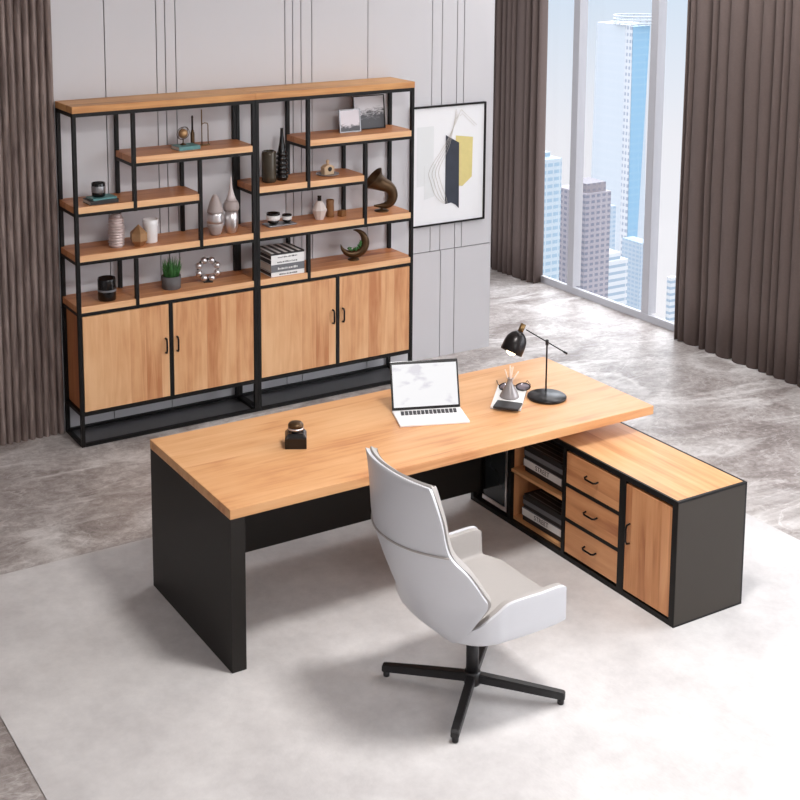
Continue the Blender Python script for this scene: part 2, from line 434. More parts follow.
# curtains
def curtain(name, y0, y1, x, label, seed):
    rnd = random.Random(seed)
    pts = []; y = y0; s = 1
    while y < y1:
        w = rnd.choice([.045, .065, .05, .12, .09, .04]) if s < 0 else rnd.choice([.016, .022, .045, .03])
        pts.append((y, s)); y += w; s = -s
    pts.append((y1, s))
    prof = []
    for (a, sa), (b, sb) in zip(pts, pts[1:]):
        am = .050
        for k in range(8):
            t = k / 8.0
            # s = -1 : the rounded front of a pleat;  s = +1 : the tight valley behind it
            prof.append((x + am * (-.55 - .45 * math.sin(PI * t)) if sa < 0 else x + am * (-.55 + 2.5 * math.sin(PI * t)), a + (b - a) * t))
    rows = [FZ + .004, .4, 1.2, 2.2, 3.2, H - .06]
    bm = bmesh.new(); grid = []
    for z in rows:
        f = 1.0 - .15 * (z / H)
        grid.append([bm.verts.new((x + (px - x) * f + .004 * math.sin(3 * z + 9 * py), py + .003 * math.sin(2.3 * z + 5 * py), z)) for px, py in prof])
    for a, b in zip(grid, grid[1:]):
        for i in range(len(prof) - 1):
            fa = bm.faces.new((a[i], a[i + 1], b[i + 1], b[i])); fa.smooth = True
    o = link(name, bm, 'curtain')
    md = o.modifiers.new('thick', 'SOLIDIFY'); md.thickness = 0.004; md.offset = 0
    tag(o, label, 'curtain')
    return o
curtain('curtain', 4.25, 5.02, 5.06, 'taupe pleated curtain between the panelled wall and the window', 5)
curtain('curtain', 0.35, 2.44, 5.03, 'wide dark taupe pleated curtain at the right edge of the photo', 11)

# ------------------------------------------------------------------ framed art on the wall
AX0, AX1, AZ0, AZ1 = 2.90, 3.562, 1.008, 1.897
art = thing('framed_artwork', 'large framed abstract print with navy and ochre shapes on the grey wall', 'picture', (AX0, WY, AZ0))
aw, ah = AX1 - AX0, AZ1 - AZ0
bm = bmesh.new()
fw = .012
box(bm, 0, aw, -.028, 0, 0, fw); box(bm, 0, aw, -.028, 0, ah - fw, ah)
box(bm, 0, fw, -.028, 0, fw, ah - fw); box(bm, aw - fw, aw, -.028, 0, fw, ah - fw)
link('picture_frame', bm, 'black', art)
link('art_paper', B(fw, aw - fw, -.016, -.002, fw, ah - fw), 'art', art)
def artpoly(name, pts, m, d):
    link(name, prism(bmesh.new(), [(a, b) for a, b in pts], -.016 - d, -.016 - d + .0006), m, art)
artpoly('painted_shape', [(.055, .30), (.20, .31), (.20, .74), (.055, .74)], 'art_grey', .0008)
artpoly('painted_shape', [(.12, .20), (.21, .22), (.22, .46), (.12, .46)], 'art_grey', .0018)
artpoly('painted_shape', [(.395, .655), (.55, .632), (.545, .335), (.46, .27), (.395, .28)], 'art_ochre', .0015)
artpoly('painted_shape', [(.305, .665), (.425, .60), (.43, .105), (.40, .135), (.36, .155), (.305, .15)], 'art_navy', .0025)
bm = bmesh.new()
for k in range(4):
    dx = .028 * k
    ctrl = [(.42 - dx * .3, .80 + dx * .6), (.30 + dx * .5, .60), (.165 + dx, .42), (.175 + dx, .33), (.22 + dx, .22), (.30 + dx * .3, .15)]
    pts = []
    for i in range(len(ctrl) - 1):
        p0 = ctrl[max(i - 1, 0)]; p1 = ctrl[i]; p2 = ctrl[i + 1]; p3 = ctrl[min(i + 2, len(ctrl) - 1)]
        for s in range(6):
            t = s / 6
            q = [0.5 * ((2 * p1[j]) + (-p0[j] + p2[j]) * t + (2 * p0[j] - 5 * p1[j] + 4 * p2[j] - p3[j]) * t * t + (-p0[j] + 3 * p1[j] - 3 * p2[j] + p3[j]) * t ** 3) for j in (0, 1)]
            pts.append((q[0], -.0205, q[1]))
    tube(bm, pts, .0014, 4)
tube(bm, [(.40, -.0205, .78), (.44, -.0205, .845), (.58, -.0205, .72)], .0012, 4)
tube(bm, [(.43, -.0205, .80), (.45, -.0205, .815), (.56, -.0205, .715)], .0012, 4)
link('painted_lines', bm, 'art_line', art)

# ------------------------------------------------------------------ shelving units
SX, SY, SW, SD = 0.277, 2.722, 1.2262, 0.312
SH = 2.13 - FZ
S1, S2, S3, S4 = 1.79, 1.512, 1.21, 0.889
PW = 0.0245
def shelf_unit(x, label):
    r = thing('shelving_unit', label, 'bookshelf', (x, SY, FZ), 0, 'pair of shelving units along the panelled wall')
    w, d = SW, SD
    topz = SH - .042
    S1, S2, S3, S4 = [q - FZ for q in (1.79, 1.512, 1.21, 0.889)]
    def P(nm, *a, m='black', par=None, bev=.0015):
        return link(nm, B(*a, bev=bev, seg=1), m, par or r)
    for px in (0, w - PW):
        for py in (0, d - PW):
            P('post', px, px + PW, py, py + PW, 0.0, topz)
    P('top_board', 0, w, -.003, d, topz, SH, m='w_cap', bev=.002)
    e = .0006
    for nm_, z0, z1 in (('base_rail', 0, .022), ('cabinet_rail', .200, .222), ('top_rail', topz - .024, topz - e)):
        bm = bmesh.new(); box(bm, PW, w - PW, e, .022, z0, z1); box(bm, PW, w - PW, d - .022, d - e, z0, z1)
        box(bm, e, .022, PW, d - PW, z0, z1); box(bm, w - .022, w - e, PW, d - PW, z0, z1)
        for cx_ in (e, w - PW):
            for cy_ in (e, d - PW): box(bm, cx_ + .001, cx_ + PW - .002, cy_ + .001, cy_ + PW - .002, z0, z1)
        link(nm_, bm, 'black', r)
    def shelf(a, b, z, nm='shelf'):
        s = P(nm, a, b, .0052, d - .001, z - .040, z, m='w_shelf_shaded', bev=.001)
        link('lit_edge_strip', B(a, b, .001, .005, z - .040, z, bev=.001, seg=1), 'w_shelf_lit', s)['label'] = 'front edge strip painted paler as if lit'  # strip added so the shelf front looks lit
        bm = bmesh.new(); zz = z - .040
        box(bm, a, b, .001, .02, zz - .020, zz - .0005); box(bm, a, b, d - .02, d - .001, zz - .020, zz - .0005)
        box(bm, a, a + .02, .02, d - .02, zz - .020, zz - .0005); box(bm, b - .02, b, .02, d - .02, zz - .020, zz - .0005)
        link('shelf_rail', bm, 'black', s)
    ua, ub, uc = .390, .833, .390
    i0, i1 = PW + .0005, w - PW - .0005
    shelf(ua - .0115, w - .0015, S1); shelf(.0015, ub + .0115, S2); shelf(.0015, w - .0015, S3); shelf(.0015, w - .0015, S4, 'cabinet_top')
    for (ux, z0, z1) in ((ua, S2 - .061, topz - .0245), (ub, S3 - .061, S1 - .0605), (uc, S4 - .061, S3 - .0605)):
        for py in (0.0, d - .026):
            P('upright', ux - .012, ux + .012, py - (0 if py else .0015), py + .024, z0, z1)
    link('base_sheet', B(PW + .0005, w - PW - .0005, .0225, d - .0225, 0, .005), 'base_dark', r)['label'] = 'thin dark glossy sheet in the base frame'  # thin dark sheet at floor level between the base rails
    # cabinet
    c0, c1 = .222, S4 - .0605
    P('side_panel', .022, PW + .004, PW + .0005, d - PW - .0005, c0, c1, m='w_side')
    P('side_panel', w - PW - .004, w - .022, PW + .0005, d - PW - .0005, c0, c1, m='w_side')
    P('back_panel', PW + .0045, w - PW - .0045, d - .018, d - .008, c0, c1, m='w_side')
    P('bottom_panel', PW + .0045, w - PW - .0045, .023, d - .0185, c0 - .012, c0 - .0005, m='blackp')
    mid = w / 2
    P('divider', mid - .012, mid + .012, .0, .1, c0, c1)
    for a, b, hx in ((PW + .004, mid - .015, mid - .040), (mid + .015, w - PW - .004, mid + .038)):
        dr = P('door', a, b, .003, .022, c0 + .004, c1 - .005, m='w_door', bev=.0015)
        hz = .567
        bm = bmesh.new()
        tube(bm, [(hx, .003, hz - .047), (hx, -.016, hz - .045), (hx, -.022, hz - .03), (hx, -.022, hz + .03), (hx, -.016, hz + .045), (hx, .003, hz + .047)], .0062, 8)
        link('door_handle', bm, 'handle', dr)
    return r
shelf_unit(SX, 'left shelving unit, beech and black metal, beside the fluted wood panel')
shelf_unit(SX + SW + .0006, 'right shelving unit, beech and black metal, beside the framed abstract print')

# ------------------------------------------------------------------ desk
DL, DW, DH, DT = 2.427, 0.898, 0.75, 0.046
dk = thing('desk', 'executive desk with thick beech top and black panel leg on the rug', 'desk', (0, 0, RZ))
z = RZ
link('desktop', B(0, DL, 0, DW, DH - DT - z, DH - z, bev=.0025), 'w_top', dk)
link('leg_panel', B(0.001, .072, 0.001, DW - .001, 0, DH - DT - z - .0003, bev=.002), 'blackp', dk)
link('modesty_panel', B(.0725, 1.925, .82, .845, .085, DH - DT - z - .0003, bev=.001), 'blackp', dk)
link('support_block', B(2.02, 2.26, .36, .78, .6115 - z + .0005, DH - DT - z - .0003, bev=.002), 'black', dk)

# ------------------------------------------------------------------ side cabinet
CX0, CX1, CY0, CY1, CH = 1.930, 2.374, -0.690, 0.905, 0.611
cw, cl = CX1 - CX0, CY1 - CY0
cb = thing('side_cabinet', 'long low cabinet with beech top, three drawers and a door under the desk end', 'cabinet', (CX0, CY0, RZ))
h = CH - RZ
f = .024
dvs = [0.0, .366 - .012, .797 - .012, 1.247 - .012, cl]     # y of the dividing posts (local)
bm = bmesh.new()
box(bm, 0, cw, 0, cl, 0, .026)                               # plinth frame
box(bm, 0, f, 0, f, .026, h - .028); box(bm, cw - f, cw, 0, f, .026, h - .028)
box(bm, 0, f, cl - f, cl, .026, h - .028); box(bm, cw - f, cw, cl - f, cl, .026, h - .028)
box(bm, .0004, .018, dvs[1] - .011, dvs[1] - .0002, .026, h - .028); box(bm, .0004, .018, dvs[1] + f + .0002, dvs[1] + f + .010, .026, h - .028)
box(bm, .0004, .018, f + .0002, f + .010, .026, h - .028)
for y in dvs[1:4]: box(bm, 0, f, y, y + f, .026, h - .028)
link('frame', bm, 'black', cb)
bm = bmesh.new()
box(bm, 0, cw, 0, .014, h - .0278, h); box(bm, 0, cw, cl - .014, cl, h - .0278, h)
box(bm, 0, .012, .014, cl - .014, h - .0278, h); box(bm, cw - .012, cw, .014, cl - .014, h - .0278, h)
link('top_edging', bm, 'black', cb)
link('top_board', B(.0122, cw - .0122, .0142, cl - .0142, h - .0276, h - .0005), 'w_ctop', cb)
link('end_panel', B(.002, cw - .013, -.002, -.0002, .012, h - .010), 'endp', cb)
link('end_panel', B(f + .0003, cw - f - .0003, cl - .016, cl - .002, .0263, h - .0283), 'endp', cb)
link('back_panel', B(cw - .014, cw - .002, f + .0003, cl - f - .0003, .0263, h - .0283), 'blackp', cb)
for y in dvs[1:4]:
    link('partition', B(f + .0003, cw - .0143, y + .006, y + .022, .0263, h - .0283), 'w_cdoor', cb)
# door
o = link('door', B(.002, .02, f + .011, dvs[1] - .012, .036, h - .042, bev=.0015), 'w_cdoor', cb)
bm = bmesh.new(); yy, zz = dvs[1] - .044, .335
tube(bm, [(.003, yy, zz - .05), (-.018, yy, zz - .047), (-.024, yy, zz - .028), (-.024, yy, zz + .028), (-.018, yy, zz + .047), (.003, yy, zz + .05)], .005, 8)
link('door_handle', bm, 'handle', o)
# drawers
a, b = dvs[1] + f + .011, dvs[2] - .004
dz = (h - .028 - .030) / 3
dy = (a + b) / 2
for k in range(3):
    z0 = .030 + k * dz
    o = link('drawer', B(.002, .02, a, b, z0 + .010, z0 + dz - .010, bev=.0015), 'w_drawer', cb)
    link('drawer_box', B(.0204, cw - .05, a + .012, b - .012, z0 + .014, z0 + dz - .04), 'w_side', o)
    bm = bmesh.new(); zz = z0 + dz * .52
    tube(bm, [(.003, dy - .042, zz + .004), (-.014, dy - .041, zz + .001), (-.020, dy - .030, zz - .002), (-.020, dy + .030, zz - .002), (-.014, dy + .041, zz + .001), (.003, dy + .042, zz + .004)], .005, 8)
    link('drawer_handle', bm, 'handle', o)
    if k < 2: link('drawer_rail', B(.0005, f - .0005, dvs[1] + f + .0003, dvs[2] - .0003, z0 + dz - .009, z0 + dz + .009), 'black', cb)
# open bookshelf bay
ya, yb = dvs[2] + .0225, dvs[3] + .0055
SHZ = .318
link('bay_floor', B(f, cw - .0145, ya, yb, .0263, .040), 'w_ctop', cb)
link('bay_shelf', B(.004, cw - .0145, ya, yb, SHZ - .016, SHZ), 'w_ctop', cb)
link('bay_back', B(cw - .026, cw - .0145, ya, yb, .0405, h - .0285), 'w_cdoor', cb)
# computer bay behind
tower = thing('computer_tower', 'black computer tower with silver front edge inside the cabinet under the desktop', 'computer', (CX0 + .006, CY0 + dvs[3] + .030, RZ + .0265))
ty = cl - f - .01 - dvs[3] - .05
link('tower_case', B(.006, .36, .012, .012 + min(ty, .22), 0, .47, bev=.006), 'ink', tower)
link('side_glass', B(.001, .0058, .03, .012 + min(ty, .22) - .03, .05, .45, bev=.001), 'pc_glass', tower)
bm = bmesh.new(); box(bm, 0, .0058, .012, .027, .02, .46, bev=.002); box(bm, 0, .0058, .027, .012 + min(ty, .22), .02, .045, bev=.002)
link('silver_trim', bm, 'silver', tower)['label'] = 'silver trim'

# books in the open bay: two stacks
def dashes(bm, x0, x1, y, z0, z1, rnd, axis='x'):
    x = x0
    while x < x1 - .004:
        w = rnd.uniform(.004, .010)
        hh = (z1 - z0) * rnd.uniform(.6, 1)
        if axis == 'x': box(bm, x, min(x + w, x1), y - .0004, y, z0, z0 + hh)
        else: box(bm, y - .0004, y, x, min(x + w, x1), z0, z0 + hh)
        x += w + rnd.uniform(.002, .006)
    return bm

def bay_stack(z0, where, names):
    rnd = random.Random(int(z0 * 1000))
    z = z0
    cy = CY0 + (ya + yb) / 2 - .004
    spec = [(.026, 'dark'), (.046, 'page'), (.020, 'dark'), (.026, 'greyc'), (.018, 'dark'), (.012, 'dark')]
    for i, (t, m) in enumerate(spec):
        lw, dp = (.315, .24) if i != 1 else (.325, .25)
        dx = rnd.uniform(-.004, .004)
        r = thing('book', names[i] + ' ' + where, 'book', (CX0 + .045 + dx, cy + rnd.uniform(-.004, .004), z), rnd.uniform(-.02, .02), 'books stacked in the open cabinet bay')
        if i == 1:
            link('cover', B(0, dp, -lw / 2, lw / 2, 0, t, bev=.002), 'greyc', r)
            o = link('spine_label', B(-.0012, -.0001, -lw / 2 + .004, lw / 2 - .004, .004, t - .004), 'paper', r); o['label'] = 'pale spine band'
            letters('STREET', .036, 'dark', r, Matrix.Translation((-.0016, 0, t / 2)) @ Matrix.Rotation(-PI / 2, 4, 'Z') @ Matrix.Rotation(PI / 2, 4, 'X'))
        else:
            c = bmesh.new()
            box(c, 0, dp, -lw / 2, lw / 2, 0, .0022); box(c, 0, dp, -lw / 2, lw / 2, t - .0022, t); box(c, 0, .002, -lw / 2, lw / 2, .0022, t - .0022)
            link('cover', c, m, r)
            link('pages', B(.0022, dp - .004, -lw / 2 + .003, lw / 2 - .003, .0023, t - .0023), 'page' if i in (2, 4) else 'greyc', r)
        if i == 5:
            bm = bmesh.new()
            for k in range(6): box(bm, .012 + k * .038, .020 + k * .038, -lw / 2 + .02, lw / 2 - .02, t, t + .0004)
            link('cover_stripes', bm, 'greyc', r)
        z += t + .0002
nm = ['dark book at the foot of the stack', 'thick grey book with a lettered pale spine', 'thin dark book on the lettered grey book', 'grey covered book in the upper half of the stack', 'slim dark book second from the top', 'thin dark book topmost of the stack']
bay_stack(RZ + .0403, 'in the lower open bay', nm)
bay_stack(RZ + SHZ + .0003, 'in the upper open bay', nm)

# ------------------------------------------------------------------ chair
ch = thing('office_chair', 'pale grey leather swivel armchair with black four-star base in front of the desk', 'chair', (.835, -.62, RZ))
CZ = -RZ
def loft(rows, nseg, fn):
    bm = bmesh.new(); g = []
    for row in rows:
        g.append([bm.verts.new(fn(row, -1 + 2 * k / nseg)) for k in range(nseg + 1)])
    for a, b in zip(g, g[1:]):
        for i in range(nseg):
            fa = bm.faces.new((a[i], a[i + 1], b[i + 1], b[i])); fa.smooth = True
    return bm
def dense(rows, n):
    out = []
    for i in range(len(rows) - 1):
        p0 = rows[max(i - 1, 0)]; p1 = rows[i]; p2 = rows[i + 1]; p3 = rows[min(i + 2, len(rows) - 1)]
        for s in range(n):
            t = s / n
            out.append([0.5 * ((2 * p1[j]) + (-p0[j] + p2[j]) * t + (2 * p0[j] - 5 * p1[j] + 4 * p2[j] - p3[j]) * t * t + (-p0[j] + 3 * p1[j] - 3 * p2[j] + p3[j]) * t ** 3) for j in range(len(p1))])
    out.append(list(rows[-1]))
    return out
def finish(o, th, off, bev=0.0, sub=1):
    md = o.modifiers.new('thick', 'SOLIDIFY'); md.thickness = th; md.offset = off; md.use_even_offset = True
    if bev:
        bv = o.modifiers.new('round', 'BEVEL'); bv.width = bev; bv.segments = 3; bv.limit_method = 'ANGLE'; bv.angle_limit = 0.9
    return o
# rows: x centre, x edge, z centre, z edge, half width
BR = [(.398, .448, 1.086, 1.076, .228), (.392, .456, 1.062, 1.056, .238), (.386, .493, .945, .933, .250), (.402, .520, .80, .80, .266),
      (.428, .600, .70, .700, .280), (.466, .664, .60, .604, .288), (.496, .692, .53, .545, .290), (.530, .640, .455, .468, .272), (.560, .612, .405, .412, .245), (.600, .606, .368, .370, .185)]
def back_fn(push, shrink):
    def fn(r, t):
        xc, xe, zc, ze, hw = r
        s = abs(t) ** 2.2
        return (xc + (xe - xc) * s - .835 + push, (hw - shrink) * t, zc + (ze - zc) * s + CZ)
    return fn
rows = dense(BR, 6)
o = link('backrest_shell', loft(rows, 28, back_fn(0, 0)), 'chair_out', ch); finish(o, .016, 0, .006)
# seam: narrow raised welt across the shell
inner = [r for r in rows if .43 < r[2] < 1.085]
o = link('back_cushion', loft(inner, 28, back_fn(.0235, .012)), 'chair_in', ch); finish(o, .030, 0, .012)
rs = [.403, .524, .795, .79, .267]
bm = bmesh.new()
tube(bm, [Vector(back_fn(-.010, -.007)(rs, -1 + 2 * k / 30)) for k in range(31)], .0045, 8)
link('back_seam', bm, 'chair_in', ch)
# seat shell with arms: x, z floor, z arm top, half width
SR = [(.605, .372, .415, .205), (.66, .370, .460, .272), (.73, .368, .512, .300), (.785, .368, .543, .305), (.86, .368, .549, .308), (.94, .369, .549, .309), (1.02, .372, .552, .309), (1.060, .376, .549, .308), (1.074, .379, .540, .307)]
def seat_fn(push, top, shrink, front=0.0):
    def fn(r, t):
        x, zf, za, hw = r
        hw -= shrink; a = abs(t); s = 1 if t >= 0 else -1
        zf += push
        if a < .55: y = hw * .86 * a / .55; zz = zf + .005 * (a / .55) ** 2
        elif a < .75:
            q = (a - .55) / .2 * PI / 2
            y = hw * (.86 + .125 * math.sin(q)); zz = zf + .005 + .024 * (1 - math.cos(q))
        else:
            q = (a - .75) / .25
            y = hw * (.985 + .015 * q); zz = zf + .029 + (max(za - top, zf + .031) - zf - .029) * q
        low = min(1.0, max(0.0, 1 - (zz - zf) / .15))
        side = 1.0 if a < .40 else max(.12, 1 - (a - .40) / .25)
        return (x - .835 + front * low * side * max(0, (x - .95) / .12), s * y, zz + CZ)
    return fn
srows = dense(SR, 6)
o = link('seat_shell', loft(srows, 40, seat_fn(0, 0, 0, .05)), 'chair_out', ch); finish(o, .014, 0, .005)
o = link('seat_cushion', loft(srows[2:], 40, seat_fn(.034, .004, .0205, .05)), 'chair_in', ch); finish(o, .026, 0, .01)
# stem, hub, legs
bm = bmesh.new(); lathe(bm, [(.027, .055), (.027, .25), (.021, .252), (.021, .335)], seg=28); link('gas_column', bm, 'chair_base', ch)
link('seat_mount', B(-.10, .10, -.07, .07, .332, .366, bev=.004), 'chair_base', ch)
bm = bmesh.new(); lathe(bm, [(.0, .03), (.034, .03), (.036, .04), (.036, .085), (.030, .09), (.0, .09)], seg=28); link('hub', bm, 'chair_base', ch)
for k in range(4):
    an = -PI / 4 + k * PI / 2 - .02
    bm = bmesh.new()
    vs = []
    for (d, hw, zb, zt) in ((.02, .0185, .042, .082), (.20, .0185, .034, .070), (.385, .0175, .024, .056), (.394, .0165, .024, .052)):
        vs.append([bm.verts.new((d, s * hw, zz)) for s, zz in ((-1, zb), (1, zb), (.95, zt), (-.95, zt))])
    for a_, b_ in zip(vs, vs[1:]):
        for i in range(4): bm.faces.new((a_[i], a_[(i + 1) % 4], b_[(i + 1) % 4], b_[i]))
    bm.faces.new(vs[0]); bm.faces.new(vs[-1])
    bmesh.ops.bevel(bm, geom=list(bm.edges), offset=.003, segments=2, affect='EDGES')
    bmesh.ops.transform(bm, matrix=Matrix.Rotation(an, 4, 'Z'), verts=bm.verts)
    lg = link('leg', bm, 'chair_base', ch)
    bm = bmesh.new(); lathe(bm, [(.013, 0), (.014, .003), (.014, .026)], cx=.376 * math.cos(an), cy=.376 * math.sin(an), seg=18)
    link('glide', bm, 'chair_base', lg)

# ------------------------------------------------------------------ things on the desk
# laptop
lw_, ld_ = .358, .200
lp = thing('laptop', 'open laptop with white keyboard deck and bright screen on the desk', 'laptop', (1.296, .348, DH), math.atan2(-.128, .334))
link('keyboard_deck', B(-lw_ / 2, lw_ / 2, 0, ld_, 0, .012, bev=.003), 'white', lp)
bm = bmesh.new()
for r_ in range(3):
    for k in range(14):
        kx = -.145 + k * .021 + r_ * .003
        box(bm, kx, kx + .0165, .125 + r_ * .019, .140 + r_ * .019, .0118, .0135)
link('keys', bm, 'keys', lp)
link('trackpad', B(-.055, .055, .015, .08, .0118, .0124), 'paper', lp)
tilt = Matrix.Translation((0, ld_ - .004, .012)) @ Matrix.Rotation(-.30, 4, 'X')
bm = B(-lw_ / 2, lw_ / 2, -.004, .003, 0, .246, bev=.003); bmesh.ops.transform(bm, matrix=tilt, verts=bm.verts)
lid = link('screen_lid', bm, 'ink', lp)
def screen_mat():
    m, nt, N, L, P = base_mat('laptop_display')
    tc = N.new('ShaderNodeTexCoord'); mp = N.new('ShaderNodeMapping'); mp.inputs['Scale'].default_value = (7, 7, 14)
    L.new(tc.outputs['Object'], mp.inputs[0])
    n = N.new('ShaderNodeTexNoise'); n.inputs['Scale'].default_value = 1.6; n.inputs['Detail'].default_value = 6
    L.new(mp.outputs[0], n.inputs['Vector'])
    r = N.new('ShaderNodeValToRGB')
    r.color_ramp.elements[0].position = .32; r.color_ramp.elements[0].color = srgb(224, 221, 228)
    r.color_ramp.elements[1].position = .44; r.color_ramp.elements[1].color = srgb(247, 246, 248)
    L.new(n.outputs['Fac'], r.inputs[0])
    P.inputs['Base Color'].default_value = (.02, .02, .02, 1); P.inputs['Roughness'].default_value = .3
    L.new(r.outputs[0], P.inputs['Emission Color']); P.inputs['Emission Strength'].default_value = 0.95
    return m
M['screen'] = screen_mat()
bm = B(-lw_ / 2 + .010, lw_ / 2 - .010, -.0052, -.0041, .014, .230); bmesh.ops.transform(bm, matrix=tilt, verts=bm.verts)
link('display', bm, 'screen', lid)

# black cube with metal stopper
ib = thing('ink_bottle', 'black cube-shaped ink bottle with rounded metal stopper on the left of the desk', 'ink bottle', (.578, .478, DH), -.50)
bm = bmesh.new(); s_ = .052
lo_ = [(-s_, -s_), (s_, -s_), (s_, s_), (-s_, s_)]
A = [bm.verts.new((x, y, 0)) for x, y in lo_]; Bq = [bm.verts.new((x, y, .052)) for x, y in lo_]; Cq = [bm.verts.new((x * .72, y * .72, .070)) for x, y in lo_]
bm.faces.new(A); bm.faces.new(Cq)
for P_, Q_ in ((A, Bq), (Bq, Cq)):
    for i in range(4): bm.faces.new((P_[i], P_[(i + 1) % 4], Q_[(i + 1) % 4], Q_[i]))
bmesh.ops.bevel(bm, geom=list(bm.edges), offset=.002, segments=2, affect='EDGES')
link('bottle_body', bm, 'ink', ib)
bm = bmesh.new(); lathe(bm, [(.020, .070), (.020, .080), (.036, .081), (.038, .086), (.038, .092)], seg=30); link('stopper_collar', bm, 'silver', ib)
bm = bmesh.new(); lathe(bm, [(.037, .0922), (.037, .106), (.030, .114), (.012, .118), (0, .118)], seg=30); link('stopper', bm, 'bronze', ib)

# note pad, black card case, diffuser, spectacles
pang = math.atan2(.28, .27)
pc_ = Vector((1.838, .455))
link_pad = thing('notepad', 'white notepad lying on the desk under the black card case', 'notepad', (pc_.x, pc_.y, DH), pang)
bm = B(-.16, .16, -.078, .078, 0, .012, bev=.001); link('pad_pages', bm, 'paper', link_pad)
link('pad_backing', B(-.161, .161, -.079, .079, -.0, .0018), 'greyc', link_pad)
cc = link('card_case', B(-.050, .050, -.066, .066, 0, .012, bev=.003), 'card'); cc.location = (1.745, .345, DH + .0121); cc.rotation_euler = (0, 0, pang - .12)
tag(cc, 'black leather card case lying on the front end of the notepad', 'card case')
df = thing('reed_diffuser', 'grey conical glass reed diffuser with pale sticks on the notepad', 'diffuser', (1.838, .452, DH + .0121))
bm = bmesh.new(); lathe(bm, [(.0, 0), (.048, 0), (.052, .005), (.047, .016), (.015, .078), (.012, .098), (.016, .102), (.010, .102), (.009, .07)], seg=30); link('flask', bm, 'grglass', df)
for k, (dx, dy, hh) in enumerate(((-.018, .012, .15), (.0, .0, .172), (.012, -.006, .165), (.030, -.022, .14), (-.006, -.014, .168))):
    bm = bmesh.new(); tube(bm, [(0, 0, .06), (dx * .5, dy * .5, .10), (dx * 1.2, dy * 1.2, hh)], .0032, 6); link('reed', bm, 'reed', df)
sp_ = thing('spectacles', 'dark-framed spectacles lying on the notepad behind the diffuser', 'spectacles', (1.915, .508, DH + .0121), -.52)
for s in (-1, 1):
    pts = [(s * .045 + .038 * math.cos(t), .0, .024 + .021 * math.sin(t)) for t in [2 * PI * i / 24 for i in range(24)]]
    bm = bmesh.new(); tube(bm, pts, .0030, 6, closed=True); rim = link('rim', bm, 'ink', sp_)
    bm = bmesh.new(); lathe(bm, [(0, -.0006), (.036, -.0006), (.036, .0006), (0, .0006)], seg=24, mtx=Matrix.Translation((s * .045, 0, .024)) @ Matrix.Rotation(PI / 2, 4, 'X') @ Matrix.Diagonal((1, .55, 1, 1)))
    link('lens', bm, 'lens', rim)
    bm = bmesh.new(); tube(bm, [(s * .082, 0, .030), (s * .086, .02, .030), (s * .082, .10, .022), (s * .078, .125, .004)], .0022, 6); link('temple', bm, 'ink', sp_)
bm = bmesh.new(); tube(bm, [(-.006, 0, .028), (0, -.001, .032), (.006, 0, .028)], .0024, 6); link('bridge', bm, 'ink', sp_)

# desk lamp : arm lies along direction R
Rv = Vector((.8641, -.5033, 0))
lc = Vector((2.020, .368))
dl = thing('desk_lamp', 'black and brass desk lamp with tilted dome shade on the right of the desk', 'lamp', (lc.x, lc.y, DH))
pp = Vector((2.066, .433, DH)) - Vector((lc.x, lc.y, DH))
bm = bmesh.new(); lathe(bm, [(0, 0), (.100, 0), (.103, .003), (.103, .012), (.098, .016), (0, .017)], seg=48); link('lamp_base', bm, 'shadeb', dl)
bm = bmesh.new(); lathe(bm, [(.0046, .016), (.0046, .262), (.007, .264), (.007, .292), (0, .294)], cx=pp.x, cy=pp.y, seg=14); link('pole', bm, 'shadeb', dl)
jz = .277
p0 = Vector((pp.x, pp.y, jz))
aL = p0 - Rv * .112 + Vector((0, 0, .070)); aR = p0 + Rv * .108 - Vector((0, 0, .062))
bm = bmesh.new(); tube(bm, [aL, aR], .0034, 8); tube(bm, [aR - (aR - p0).normalized() * .022, aR], .0062, 10)
arm = link('arm', bm, 'shadeb', dl)
bm = bmesh.new(); tube(bm, [p0 - Vector((0, 0, .014)) + Rv.cross(Vector((0, 0, 1))) * 0, p0 + Vector((0, 0, .014))], .0088, 12); link('joint', bm, 'shadeb', dl)
nt_ = p0 - Rv * .126 + Vector((0, 0, .101)); op_ = p0 - Rv * .196 - Vector((.503, .864, 0)) * .045 - Vector((0, 0, .040))
axis = (nt_ - op_).normalized(); L_ = (nt_ - op_).length
q = Vector((0, 0, 1)).rotation_difference(axis).to_matrix().to_4x4()
mt = Matrix.Translation(op_) @ q
bm = bmesh.new()
pr = [(.058, 0), (.060, .004), (.059, .05), (.054, .078), (.042, .100), (.026, .114), (.016, .120)]
inn = [(.014, .116), (.024, .110), (.040, .095), (.051, .075), (.055, .05), (.056, .002)]
seg = 36; ringz = [[mt @ Vector((r * math.cos(2 * PI * i / seg), r * math.sin(2 * PI * i / seg), z_)) for i in range(seg)] for r, z_ in pr + inn]
rv = [[bm.verts.new(v) for v in rg] for rg in ringz]
for a_, b_ in zip(rv, rv[1:] + rv[:1]):
    for i in range(seg):
        fa = bm.faces.new((a_[i], a_[(i + 1) % seg], b_[(i + 1) % seg], b_[i])); fa.smooth = True
sh = link('lamp_shade', bm, 'shadeb', dl)
bm = bmesh.new(); lathe(bm, [(.0145, .110), (.0145, L_), (.0, L_)], seg=20, mtx=mt); o = link('lamp_neck', bm, 'brass', dl); o['label'] = 'brass neck'
bm = bmesh.new(); lathe(bm, [(.0, -.016), (.020, -.010), (.031, .010), (.029, .034), (.015, .070), (.012, .105)], seg=24, mtx=mt); o = link('bulb', bm, 'bulb', dl); o['label'] = 'glowing round bulb'

